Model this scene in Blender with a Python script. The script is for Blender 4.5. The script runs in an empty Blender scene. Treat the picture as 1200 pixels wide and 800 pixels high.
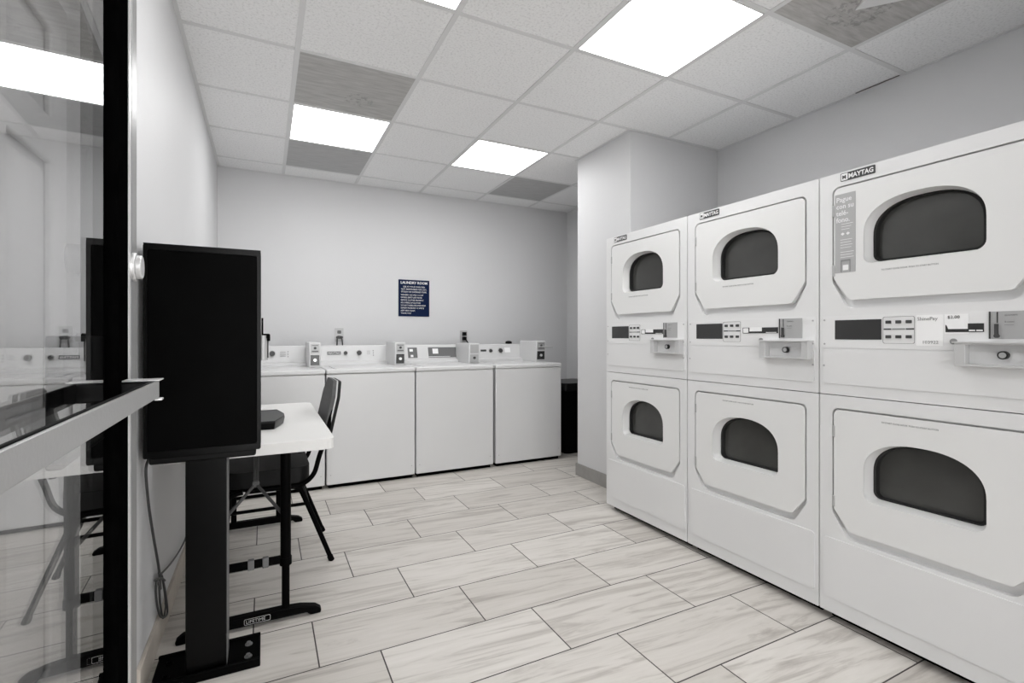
import bpy, bmesh, math, random
from mathutils import Vector, Matrix
random.seed(4)
C = bpy.context.scene.collection
PI = math.pi
R = math.radians

# ------------------------------------------------------------------ materials
def lin(c):
    c = c / 255.0
    return c / 12.92 if c <= 0.04045 else ((c + 0.055) / 1.055) ** 2.4
def rgb(r, g=None, b=None):
    if g is None: g = b = r
    return (lin(r), lin(g), lin(b), 1)
def mat(name, col, rough=0.5, metal=0.0, spec=0.5, noise=None, bump=None, coat=0):
    m = bpy.data.materials.new(name); m.use_nodes = True
    nt = m.node_tree; b = nt.nodes['Principled BSDF']
    b.inputs['Base Color'].default_value = col
    b.inputs['Roughness'].default_value = rough
    b.inputs['Metallic'].default_value = metal
    b.inputs['Specular IOR Level'].default_value = spec
    b.inputs['Coat Weight'].default_value = coat
    tc = nt.nodes.new('ShaderNodeTexCoord')
    if noise:
        sc, amt = noise
        n = nt.nodes.new('ShaderNodeTexNoise'); n.inputs['Scale'].default_value = sc; n.inputs['Detail'].default_value = 6
        nt.links.new(tc.outputs['Object'], n.inputs['Vector'])
        r = nt.nodes.new('ShaderNodeValToRGB')
        r.color_ramp.elements[0].position = .3; r.color_ramp.elements[1].position = .7
        r.color_ramp.elements[0].color = tuple(max(0, c * (1 - amt)) for c in col[:3]) + (1,)
        r.color_ramp.elements[1].color = tuple(min(1, c * (1 + amt)) for c in col[:3]) + (1,)
        nt.links.new(n.outputs['Fac'], r.inputs['Fac']); nt.links.new(r.outputs['Color'], b.inputs['Base Color'])
    if bump:
        sc, st = bump
        n = nt.nodes.new('ShaderNodeTexNoise'); n.inputs['Scale'].default_value = sc; n.inputs['Detail'].default_value = 3
        nt.links.new(tc.outputs['Object'], n.inputs['Vector'])
        u = nt.nodes.new('ShaderNodeBump'); u.inputs['Strength'].default_value = st; u.inputs['Distance'].default_value = .003
        nt.links.new(n.outputs['Fac'], u.inputs['Height']); nt.links.new(u.outputs['Normal'], b.inputs['Normal'])
    return m
M = {}
M['enamel'] = mat('white_enamel', rgb(223, 223, 223), .32, noise=(3, .012))
M['enamel2'] = mat('white_enamel_washer', rgb(208, 208, 208), .35, noise=(3, .012))
M['door'] = mat('white_door_plastic', rgb(225, 225, 224), .35)
M['wall'] = mat('grey_wall_paint', rgb(211, 211, 212), .55, spec=.35, noise=(1.2, .015), bump=(70, .25))
M['black'] = mat('black_painted_metal', rgb(5), .5, spec=.03, noise=(9, .3))
M['blackgloss'] = mat('black_anodised', rgb(5), .3, spec=.14, noise=(40, .4))
M['frameblack'] = mat('black_door_frame', rgb(5), .7, spec=0, noise=(40, .4))
M['greybase'] = mat('grey_base_tile', rgb(150, 148, 145), .5, noise=(14, .08))  # same base tile as the beige one, darkened for shade at the column
M['blackmatt'] = mat('black_plastic', rgb(9), .5, spec=.15)
M['alu'] = mat('brushed_aluminium', rgb(196), .38, metal=.55, bump=(200, .1))
M['alubright'] = mat('bright_aluminium', rgb(225), .3, metal=.5)
M['steel'] = mat('dull_steel', rgb(185), .45, metal=.3)
M['drawer'] = mat('grey_drawer_metal', rgb(200), .4, metal=.2)
M['greyplate'] = mat('grey_plate', rgb(176), .4, metal=.2)
M['panelwhite'] = mat('control_panel_white', rgb(226), .45)
M['display'] = mat('dark_display', rgb(52), .25)
M['strip'] = mat('worn_aluminium', rgb(150), .35, metal=.6, bump=(200, .1))
M['baralu'] = mat('push_bar_aluminium', rgb(172), .35, metal=.6, bump=(200, .1))
M['button'] = mat('dark_button', rgb(60), .5)
M['ink'] = mat('dark_ink', rgb(62), .6)
M['greyink'] = mat('grey_ink', rgb(140), .6)
M['whiteink'] = mat('white_ink', rgb(235), .6)
M['pane'] = mat('smoked_dryer_glass', rgb(72, 72, 70), .16, spec=.5, noise=(5, .18))
M['rubber'] = mat('black_rubber', rgb(30), .6)
M['sticker'] = mat('grey_sticker', rgb(172), .5)
M['tablewhite'] = mat('white_blow_moulded_plastic', rgb(217, 216, 214), .5, bump=(160, .15))
M['seat'] = mat('black_vinyl', rgb(10), .55, spec=.2, bump=(120, .3))
M['backpad'] = mat('grey_padded_fabric', rgb(78), .8, noise=(60, .15))
M['cable'] = mat('dark_cable', rgb(62), .5)
M['navy'] = mat('navy_sign', rgb(9, 26, 60), .55, spec=.12)
M['beige'] = mat('beige_base_tile', rgb(190, 182, 172), .5, noise=(14, .08))
M['bluegrey'] = mat('slate_fascia', rgb(98), .5)
M['doorpaint'] = mat('grey_panel_door_paint', rgb(178), .45)
M['grid'] = mat('white_grid_metal', rgb(222), .5)
M['panelpaper'] = mat('white_paper', rgb(240), .7)
M['gap'] = mat('dark_underside', rgb(3), .9, spec=0)  # near-black stands in for the shade in the gap under the machines

def emission(name, s):
    m = bpy.data.materials.new(name); m.use_nodes = True; nt = m.node_tree
    nt.nodes.remove(nt.nodes['Principled BSDF'])
    e = nt.nodes.new('ShaderNodeEmission'); e.inputs['Color'].default_value = (1, 1, 1, 1); e.inputs['Strength'].default_value = s
    nt.links.new(e.outputs[0], nt.nodes['Material Output'].inputs[0]); return m
M['light'] = emission('light_diffuser', 8.6)

class NT:
    def __init__(s, m): s.nt = m.node_tree
    def math(s, op, a, b=None, c=None):
        n = s.nt.nodes.new('ShaderNodeMath'); n.operation = op
        for i, v in enumerate((a, b, c)):
            if v is None: continue
            if isinstance(v, (int, float)): n.inputs[i].default_value = v
            else: s.nt.links.new(v, n.inputs[i])
        return n.outputs[0]
    def comb(s, x, y, z):
        n = s.nt.nodes.new('ShaderNodeCombineXYZ')
        for i, v in enumerate((x, y, z)):
            if isinstance(v, (int, float)): n.inputs[i].default_value = v
            else: s.nt.links.new(v, n.inputs[i])
        return n.outputs[0]
    def mix(s, f, a, b, blend='MIX'):
        n = s.nt.nodes.new('ShaderNodeMix'); n.data_type = 'RGBA'; n.blend_type = blend
        for k, v in ((0, f), (6, a), (7, b)):
            if isinstance(v, (int, float, tuple)): n.inputs[k].default_value = v
            else: s.nt.links.new(v, n.inputs[k])
        return n.outputs[2]
    def noise(s, vec, scale, detail=4, rough=.5, dist=0):
        n = s.nt.nodes.new('ShaderNodeTexNoise'); n.inputs['Scale'].default_value = scale
        n.inputs['Detail'].default_value = detail; n.inputs['Roughness'].default_value = rough; n.inputs['Distortion'].default_value = dist
        s.nt.links.new(vec, n.inputs['Vector']); return n.outputs['Fac']
    def ramp(s, fac, stops):
        n = s.nt.nodes.new('ShaderNodeValToRGB'); e = n.color_ramp.elements
        while len(e) < len(stops): e.new(.5)
        for i, (p, c) in enumerate(stops): e[i].position = p; e[i].color = c
        s.nt.links.new(fac, n.inputs[0]); return n.outputs[0]

def glass_mat():
    m = bpy.data.materials.new('door_glass'); m.use_nodes = True; nt = m.node_tree
    nt.nodes.remove(nt.nodes['Principled BSDF'])
    t = nt.nodes.new('ShaderNodeBsdfTransparent'); t.inputs[0].default_value = (.89, .89, .89, 1)
    g = nt.nodes.new('ShaderNodeBsdfGlossy'); g.inputs['Roughness'].default_value = 0.0; g.inputs[0].default_value = (.95, .95, .95, 1)
    k = NT(m); ge = nt.nodes.new('ShaderNodeNewGeometry'); dp = nt.nodes.new('ShaderNodeVectorMath'); dp.operation = 'DOT_PRODUCT'
    nt.links.new(ge.outputs['Normal'], dp.inputs[0]); nt.links.new(ge.outputs['Incoming'], dp.inputs[1])
    c = k.math('ABSOLUTE', dp.outputs['Value'])
    refl = k.math('ADD', .14, k.math('MULTIPLY', .86, k.math('POWER', k.math('SUBTRACT', 1, c), 5)))
    mx = nt.nodes.new('ShaderNodeMixShader')
    nt.links.new(refl, mx.inputs[0]); nt.links.new(t.outputs[0], mx.inputs[1]); nt.links.new(g.outputs[0], mx.inputs[2])
    nt.links.new(mx.outputs[0], nt.nodes['Material Output'].inputs[0]); return m
M['glass'] = glass_mat()

FX, FO, FL, FY, FW = 0.5716, 0.2032, 0.6096, 2.3651, 0.2975
def floor_mat():
    m = bpy.data.materials.new('plank_floor_tile'); m.use_nodes = True; n = NT(m); nt = m.node_tree
    b = nt.nodes['Principled BSDF']
    g = nt.nodes.new('ShaderNodeNewGeometry'); sp = nt.nodes.new('ShaderNodeSeparateXYZ')
    nt.links.new(g.outputs['Position'], sp.inputs[0]); x, y = sp.outputs[0], sp.outputs[1]
    r = n.math('DIVIDE', n.math('SUBTRACT', FY, y), FW); row = n.math('FLOOR', r); fr = n.math('SUBTRACT', r, row)
    q = n.math('DIVIDE', n.math('SUBTRACT', n.math('SUBTRACT', x, FX), n.math('MULTIPLY', row, FO)), FL)
    col = n.math('FLOOR', q); fq = n.math('SUBTRACT', q, col)
    def edge(f, size, w):
        d = n.math('MULTIPLY', n.math('MINIMUM', f, n.math('SUBTRACT', 1, f)), size)
        return n.math('LESS_THAN', d, w)
    grout = n.math('MAXIMUM', edge(fr, FW, .0024), edge(fq, FL, .0024))
    w = nt.nodes.new('ShaderNodeTexWhiteNoise'); w.noise_dimensions = '2D'; nt.links.new(n.comb(col, row, 0), w.inputs['Vector'])
    rnd = w.outputs['Value']
    v1 = n.comb(n.math('ADD', n.math('MULTIPLY', x, 1.3), n.math('MULTIPLY', rnd, 37)), n.math('ADD', n.math('MULTIPLY', y, 13), n.math('MULTIPLY', x, 1.2)), n.math('MULTIPLY', rnd, 9))
    s1 = n.noise(v1, 1.25, 7, .66, 1.3)
    v2 = n.comb(n.math('MULTIPLY', x, 5), n.math('MULTIPLY', y, 60), n.math('MULTIPLY', rnd, 20))
    s2 = n.noise(v2, 1.0, 4, .6, .3)
    base = n.ramp(s1, [(.28, rgb(160, 155, 150)), (.40, rgb(186, 182, 177)), (.50, rgb(212, 209, 204)), (.75, rgb(222, 219, 215))])
    base = n.mix(n.math('MULTIPLY', s2, .45), base, rgb(184, 179, 173))
    tint = n.ramp(rnd, [(0, rgb(238, 236, 234)), (1, rgb(255, 254, 253))])
    base = n.mix(1.0, base, tint, 'MULTIPLY')
    colr = n.mix(grout, base, rgb(44, 37, 33))
    nt.links.new(colr, b.inputs['Base Color'])
    b.inputs['Roughness'].default_value = .42; b.inputs['Specular IOR Level'].default_value = .4
    u = nt.nodes.new('ShaderNodeBump'); u.inputs['Strength'].default_value = .5; u.inputs['Distance'].default_value = .002
    nt.links.new(n.math('SUBTRACT', 1, grout), u.inputs['Height']); nt.links.new(u.outputs[0], b.inputs['Normal'])
    return m
M['floor'] = floor_mat()

def ceiling_mat():
    m = bpy.data.materials.new('acoustic_tile'); m.use_nodes = True; n = NT(m); nt = m.node_tree
    b = nt.nodes['Principled BSDF']; g = nt.nodes.new('ShaderNodeNewGeometry'); P = g.outputs['Position']
    a = n.noise(P, 90, 3, .6); c = n.noise(P, 4, 2)
    base = n.ramp(a, [(.34, rgb(226)), (.46, rgb(243)), (.7, rgb(248))])
    base = n.mix(n.math('MULTIPLY', c, .10), base, rgb(225))
    nt.links.new(base, b.inputs['Base Color']); b.inputs['Roughness'].default_value = .9
    u = nt.nodes.new('ShaderNodeBump'); u.inputs['Strength'].default_value = .3; u.inputs['Distance'].default_value = .003
    nt.links.new(a, u.inputs['Height']); nt.links.new(u.outputs[0], b.inputs['Normal'])
    return m
M['acoustic'] = ceiling_mat()

def stained(name, c0, c1, spots):
    m = bpy.data.materials.new(name); m.use_nodes = True; n = NT(m); nt = m.node_tree
    b = nt.nodes['Principled BSDF']; tc = nt.nodes.new('ShaderNodeTexCoord'); sp = nt.nodes.new('ShaderNodeSeparateXYZ')
    nt.links.new(tc.outputs['Object'], sp.inputs[0])
    x, y = sp.outputs[0], sp.outputs[1]
    f = n.noise(n.comb(n.math('ADD', n.math('MULTIPLY', x, 7), n.math('MULTIPLY', y, 5)), n.math('MULTIPLY', y, 55), 0), 1, 5, .6, .5)
    base = n.ramp(f, [(.3, c0), (.65, c1)])
    if spots:
        k = n.noise(tc.outputs['Object'], 26, 6, .7, 0)
        cx, cy, rr = spots
        d = n.math('POWER', n.math('ADD', n.math('POWER', n.math('SUBTRACT', x, cx), 2), n.math('POWER', n.math('SUBTRACT', y, cy), 2)), .5)
        msk = n.math('MULTIPLY', n.math('GREATER_THAN', k, .54), n.math('LESS_THAN', n.math('ADD', d, n.math('MULTIPLY', k, .06)), rr))
        base = n.mix(n.math('MULTIPLY', msk, .3), base, rgb(72, 70, 68))
    nt.links.new(base, b.inputs['Base Color']); b.inputs['Roughness'].default_value = .85
    return m
M['stain1'] = stained('stained_tile_streaky', rgb(168, 167, 165), rgb(192, 191, 189), (.05, .1, .12))
M['stain2'] = stained('stained_tile_grey', rgb(172), rgb(186), None)
M['stain3'] = stained('stained_tile_mouldy', rgb(166, 164, 161), rgb(192, 190, 188), (.03, .12, .16))

# ------------------------------------------------------------------ mesh helpers
def tag(o, label=None, cat=None, group=None, kind=None):
    if label: o['label'] = label
    if cat: o['category'] = cat
    if group: o['group'] = group
    if kind: o['kind'] = kind
    return o
def thing(name, label, cat, loc=(0, 0, 0), rz=0, group=None):
    o = bpy.data.objects.new(name, None); C.objects.link(o); o.empty_display_size = .1
    o.location = loc; o.rotation_euler = (0, 0, rz); return tag(o, label, cat, group)
def obj(name, bm, m, parent=None, bevel=0, seg=2, smooth=True, label=None):
    me = bpy.data.meshes.new(name)
    bmesh.ops.recalc_face_normals(bm, faces=bm.faces[:])
    bm.to_mesh(me); bm.free()
    ms = m if isinstance(m, (list, tuple)) else [m]
    for k in ms: me.materials.append(M[k])
    if smooth:
        me.shade_smooth(); me.set_sharp_from_angle(angle=R(35))
    o = bpy.data.objects.new(name, me); C.objects.link(o)
    if parent: o.parent = parent
    if bevel:
        b = o.modifiers.new('bevel', 'BEVEL'); b.width = bevel; b.segments = seg; b.limit_method = 'ANGLE'; b.angle_limit = R(40)
        b.use_clamp_overlap = True
    if label: o['label'] = label
    return o
def struct(name, bm, m, bevel=0):
    o = obj(name, bm, m, None, bevel); o['kind'] = 'structure'; return o
def BM(): return bmesh.new()
def box(bm, x0, x1, y0, y1, z0, z1, mi=0):
    vs = [bm.verts.new((x, y, z)) for z in (z0, z1) for x, y in ((x0, y0), (x1, y0), (x1, y1), (x0, y1))]
    for f in ((3, 2, 1, 0), (4, 5, 6, 7), (0, 1, 5, 4), (1, 2, 6, 5), (2, 3, 7, 6), (3, 0, 4, 7)):
        bm.faces.new([vs[i] for i in f]).material_index = mi
    return vs
def bx(*a): bm = BM(); box(bm, *a); return bm
def cyl(bm, p0, p1, r0, r1=None, n=24, cap=True, mi=0):
    p0, p1 = Vector(p0), Vector(p1); r1 = r0 if r1 is None else r1
    d = (p1 - p0).normalized(); a = d.orthogonal().normalized(); b = d.cross(a)
    A, B = [], []
    for i in range(n):
        t = 2 * PI * i / n; o = a * math.cos(t) + b * math.sin(t)
        A.append(bm.verts.new(p0 + o * r0)); B.append(bm.verts.new(p1 + o * r1))
    for i in range(n): bm.faces.new((A[i], A[(i + 1) % n], B[(i + 1) % n], B[i])).material_index = mi
    if cap: bm.faces.new(A[::-1]).material_index = mi; bm.faces.new(B).material_index = mi
def smoothpath(pts, sub=6):
    P = [Vector(p) for p in pts]; out = []
    for i in range(len(P) - 1):
        a, b, c, d = P[max(i - 1, 0)], P[i], P[i + 1], P[min(i + 2, len(P) - 1)]
        for k in range(sub):
            t = k / sub
            out.append(.5 * ((2 * b) + (c - a) * t + (2 * a - 5 * b + 4 * c - d) * t * t + (-a + 3 * b - 3 * c + d) * t ** 3))
    out.append(P[-1]); return out
def tube(bm, pts, r, n=12, sub=6):
    P = smoothpath(pts, sub) if sub > 1 else [Vector(p) for p in pts]
    d = (P[1] - P[0]).normalized(); a = d.orthogonal().normalized(); rings = []
    for i, p in enumerate(P):
        t = (P[min(i + 1, len(P) - 1)] - P[max(i - 1, 0)]).normalized()
        a = (a - t * a.dot(t)).normalized(); b = t.cross(a)
        rings.append([bm.verts.new(p + (a * math.cos(2 * PI * k / n) + b * math.sin(2 * PI * k / n)) * r) for k in range(n)])
    for A, B in zip(rings, rings[1:]):
        for k in range(n): bm.faces.new((A[k], A[(k + 1) % n], B[(k + 1) % n], B[k]))
    bm.faces.new(rings[0][::-1]); bm.faces.new(rings[-1])
def rpoly(pts, rad, seg=6):
    out = []; N = len(pts)
    if not isinstance(rad, (list, tuple)): rad = [rad] * N
    for i in range(N):
        p = Vector(pts[i]); a = Vector(pts[i - 1]) - p; b = Vector(pts[(i + 1) % N]) - p
        r = rad[i]
        if r <= 0: out.append(tuple(p)); continue
        la, lb = a.length, b.length; a.normalize(); b.normalize()
        ang = a.angle(b); t = min(r / math.tan(ang / 2), la * .49, lb * .49); r2 = t * math.tan(ang / 2)
        c = p + (a + b).normalized() * (r2 / math.sin(ang / 2))
        s = p + a * t - c; e = p + b * t - c
        a0 = math.atan2(s.y, s.x); a1 = math.atan2(e.y, e.x); dd = (a1 - a0 + PI) % (2 * PI) - PI
        for k in range(seg + 1):
            q = a0 + dd * k / seg; out.append((c.x + r2 * math.cos(q), c.y + r2 * math.sin(q)))
    return out
def rrect(x0, x1, z0, z1, r): return rpoly([(x0, z0), (x1, z0), (x1, z1), (x0, z1)], r)
FACE = Matrix.Rotation(PI / 2, 4, 'X')        # drawing plane -> upright, facing -Y
def slab(outlines, yf, t, M4=FACE):
    """flat shape(s) with holes, extruded; front face at y=yf, thickness t going to +y (after FACE)"""
    cu = bpy.data.curves.new('tmp', 'CURVE'); cu.dimensions = '2D'; cu.fill_mode = 'BOTH'; cu.extrude = t / 2
    for o in outlines:
        s = cu.splines.new('POLY'); s.points.add(len(o) - 1); s.use_cyclic_u = True
        for p, q in zip(s.points, o): p.co = (q[0], q[1], 0, 1)
    ob = bpy.data.objects.new('tmp', cu); C.objects.link(ob)
    me = bpy.data.meshes.new_from_object(ob)
    bm = BM(); bm.from_mesh(me); bpy.data.objects.remove(ob); bpy.data.curves.remove(cu); bpy.data.meshes.remove(me)
    bmesh.ops.remove_doubles(bm, verts=bm.verts[:], dist=1e-5)
    bmesh.ops.transform(bm, matrix=M4, verts=bm.verts[:])
    if M4 is FACE: bmesh.ops.translate(bm, vec=(0, yf + t / 2, 0), verts=bm.verts[:])
    else: bmesh.ops.translate(bm, vec=(0, 0, yf + t / 2), verts=bm.verts[:])
    return bm
def flat(outline, z0, t): return slab([outline], z0, t, Matrix.Identity(4))
def join(bm, other, mi=0):
    me = bpy.data.meshes.new('t'); other.to_mesh(me); other.free()
    n = len(bm.faces); bm.from_mesh(me); bpy.data.meshes.remove(me)
    bm.faces.ensure_lookup_table()
    for f in bm.faces[n:]: f.material_index = mi
    return bm
def text(body, x, z, y, size, align='LEFT', t=.0006, wide=1.0, bold=0):
    cu = bpy.data.curves.new('tmp', 'FONT'); cu.body = body; cu.size = size; cu.align_x = align; cu.extrude = t / 2; cu.resolution_u = 2
    cu.offset = bold
    ob = bpy.data.objects.new('tmp', cu); C.objects.link(ob); me = bpy.data.meshes.new_from_object(ob)
    bm = BM(); bm.from_mesh(me); bpy.data.objects.remove(ob); bpy.data.curves.remove(cu); bpy.data.meshes.remove(me)
    bmesh.ops.scale(bm, vec=(wide, 1, 1), verts=bm.verts[:])
    bmesh.ops.transform(bm, matrix=FACE, verts=bm.verts[:]); bmesh.ops.translate(bm, vec=(x, y - t / 2, z), verts=bm.verts[:])
    return bm
def loft(bm, A, B, mi=0):
    for i in range(len(A)):
        j = (i + 1) % len(A); bm.faces.new((A[i], A[j], B[j], B[i])).material_index = mi
def ring(bm, pts, y): return [bm.verts.new((p[0], y, p[1])) for p in pts]
def copy_tree(o, parent=None):
    c = o.copy(); C.objects.link(c)
    if parent: c.parent = parent
    for ch in list(o.children): copy_tree(ch, c)
    return c

# ------------------------------------------------------------------ the room
H = 2.534; XL, XR, YB = -.35, 3.10, 4.76
YH = -2.6
gx = [-.4636 + .6096 * i for i in range(7)]; gy = lambda j: 2.033 + .6135 * j
struct('floor', bx(-.7, 3.35, YH - .1, YB + .15, -.1, 0), 'floor')
bm = BM(); box(bm, -.7, 3.35, YH - .1, YB + .15, H, H + .1)
tw = .012
def strip_y(x, y0, y1): box(bm, x - tw, x + tw, y0, y1, H - .004, H + .002, 1)
def strip_x(y, x0, x1): box(bm, x0, x1, y - tw, y + tw, H - .0035, H + .002, 1)
for i in range(1, 6):
    strip_y(gx[i], YH, YB if i < 5 else 2.66)
strip_y(gx[5], 3.3, YB)
for j in range(-7, 5): strip_x(gy(j), XL, XR if j not in (1, 2) else 2.25) if j not in (1,) else (strip_x(gy(j), XL, XR))
for a in ((XL, XL + .018, YH, YB), (XR - .018, XR, YH, 2.66), (XL, XR, YB - .018, YB), (2.232, 2.25, 2.64, 3.32), (2.232, XR, 2.642, 2.66)):
    box(bm, a[0], a[1], a[2], a[3], H - .003, H + .002, 1)
struct('ceiling', bm, ['acoustic', 'grid'])
struct('wall_back', bx(-.7, 3.35, YB, YB + .15, 0, H), 'wall')
struct('wall_right', bx(XR, XR + .15, YH, YB, 0, H), 'wall')
DY0, DY1 = .97, 1.83     # panelled-door recess in the left wall
bm = BM(); box(bm, -.56, XL, DY1, YB, 0, H); box(bm, -.56, XL, .06, DY0, 0, H); box(bm, -.56, XL, DY0, DY1, 2.06, H)
struct('wall_left', bm, 'wall')
bm = BM(); box(bm, XL - .3, -.205, -.12, .06, 0, H); box(bm, 1.75, XR, -.12, .06, 0, H); box(bm, -.205, 1.75, -.12, .06, 2.15, H)
struct('wall_front', bm, 'wall')  # unseen doorway wall, opening made wide to let more light in
struct('wall_column', bx(2.25, XR, 2.66, 3.30, 0, H), 'wall', .004)
struct('wall_hall_left', bx(-.7, -.62, YH, -.12, 0, H), 'wall')  # unseen hall side, added for the room's lighting
bm = BM(); box(bm, -.7, -.55, YH - .1, YH, 0, H); box(bm, 3.05, 3.35, YH - .1, YH, 0, H); box(bm, -.55, 3.05, YH - .1, YH, 2.4, H)
struct('wall_hall_back', bm, 'wall')  # unseen hall end, added with a large opening for daylight
struct('ground', bx(-14, 16, YH - 18, YH - .1, -.1, -.005), 'panelwhite')  # unseen pale ground, added to bounce daylight up to the ceiling
# base tiles
struct('baseboard_left', bx(XL, XL + .012, DY1 + .02, 3.8, 0, .098), 'beige', .002)
struct('baseboard_back', bx(XL, XR, YB - .012, YB, 0, .098), 'beige', .002)
bm = BM(); box(bm, 2.238, 2.25, 2.648, 3.312, 0, .098); box(bm, 2.25, XR, 3.30, 3.312, 0, .098); box(bm, 2.25, XR, 2.648, 2.66, 0, .098)
struct('baseboard_column', bm, 'greybase', .002)
struct('baseboard_right', bx(XR - .012, XR, 3.32, YB, 0, .098), 'beige', .002)
# six-panel door in the left wall (faces +x)
def six_panel():
    W = DY1 - DY0 - .03; Hd = 2.03
    def O(x0, x1, z0, z1): return [(x0, z0), (x1, z0), (x1, z1), (x0, z1)]
    cols = ((.115, W / 2 - .05), (W / 2 + .05, W - .115)); rows = ((.24, .80), (.93, 1.57), (1.69, 1.92))
    holes = [O(a, b, c, d) for a, b in cols for c, d in rows]
    o = obj('door_1', slab([O(0, W, .01, Hd)] + holes, 0, .018), 'doorpaint', None, .006, 2)
    o['kind'] = 'structure'
    bm = BM(); box(bm, 0, W, .018, .04, .01, Hd)
    for a, b in cols:
        for c, d in rows:
            A = [bm.verts.new(v) for v in ((a + .02, .0179, c + .02), (b - .02, .0179, c + .02), (b - .02, .0179, d - .02), (a + .02, .0179, d - .02))]
            B = [bm.verts.new(v) for v in ((a + .045, .004, c + .045), (b - .045, .004, c + .045), (b - .045, .004, d - .045), (a + .045, .004, d - .045))]
            loft(bm, A, B); bm.faces.new(B)
    obj('door_panel', bm, 'doorpaint', o)
    bm = BM(); cyl(bm, (.06, 0, .95), (.06, -.03, .95), .012); cyl(bm, (.06, -.03, .95), (.06, -.06, .95), .026)
    obj('door_knob', bm, 'alu', o, .004)
    o.location = (-.50, DY0 + .015, 0); o.rotation_euler = (0, 0, PI / 2)
six_panel()
bm = BM(); box(bm, -.52, XL - .01, DY1 - .012, DY1 + .0, 0, 2.06); box(bm, -.52, XL - .01, DY0, DY0 + .012, 0, 2.06); box(bm, -.52, XL - .01, DY0, DY1, 2.048, 2.06)
struct('trim_1', bm, 'doorpaint')

# ------------------------------------------------------------------ ceiling lights and stained tiles
def ceiling_light(i, j, label, group='recessed ceiling light panels'):
    x0, x1, y0, y1 = gx[i] + tw, gx[i + 1] - tw, gy(j) + tw, gy(j + 1) - tw
    t = thing('ceiling_light', label, 'ceiling light', ((x0 + x1) / 2, (y0 + y1) / 2, H), 0, group)
    w, d = (x1 - x0) / 2, (y1 - y0) / 2
    bm = flat(rrect(-w + .006, w - .006, -d + .006, d - .006, .002), -.004, .003)
    obj('diffuser', bm, 'light', t)
    bm = BM()
    for a in ((-w, w, -d, -d + .006), (-w, w, d - .006, d), (-w, -w + .006, -d, d), (w - .006, w, -d, d)): box(bm, a[0], a[1], a[2], a[3], -.005, -.0005)
    obj('frame', bm, 'grid', t)
ceiling_light(1, 2, 'glowing square ceiling panel between two dark stained tiles above the black kiosk')
ceiling_light(3, 2, 'small looking lit ceiling panel nearest the back wall beside the column')
ceiling_light(3, -1, 'largest lit ceiling panel, over the floor in front of the dryers')
ceiling_light(1, -1, 'lit ceiling panel cut off by the top edge of the photo')
ceiling_light(1, -4, 'lit ceiling panel above the doorway behind the camera', 'doorway lights')  # unseen panel added on the same spacing, lights from behind the camera
ceiling_light(3, -4, 'lit ceiling panel over the hall beyond the doorway', 'doorway lights')  # second unseen panel added for light at the doorway end
def stain_tile(i, j, m, label):
    x0, x1, y0, y1 = gx[i] + tw, gx[i + 1] - tw, gy(j) + tw, gy(j + 1) - tw
    w, d = (x1 - x0) / 2, (y1 - y0) / 2
    o = obj('ceiling_tile', flat(rrect(-w, w, -d, d, .002), -.003, .0025), m); o.location = ((x0 + x1) / 2, (y0 + y1) / 2, H)
    tag(o, label, 'ceiling tile', 'dark stained ceiling tiles'); return o
stain_tile(1, 1, 'stain1', 'streaky brown grey ceiling tile on the camera side of the lit panel over the kiosk')
stain_tile(1, 3, 'stain2', 'plain darkened ceiling tile between the lit panel and the back wall, above the washers')
stain_tile(4, 3, 'stain2', 'dark grey ceiling tile in the back right corner next to the column')
o = stain_tile(4, -2, 'stain3', 'mouldy grey ceiling tile with a white square plate above the dryers')
cp = obj('cover_plate', flat([(0, .12), (-.11, -.048), (.047, -.228), (.157, -.06)], -.012, .009), 'grid', o, label='white square plate in the middle of the dark tile')
cp.location = (0, 0, 0)
tag(obj('linear_vent', bx(3.072, 3.080, 1.44, 1.66, H - .006, H - .0035), 'bluegrey'), 'thin dark slot in the ceiling edge above the right wall', 'vent')

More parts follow.
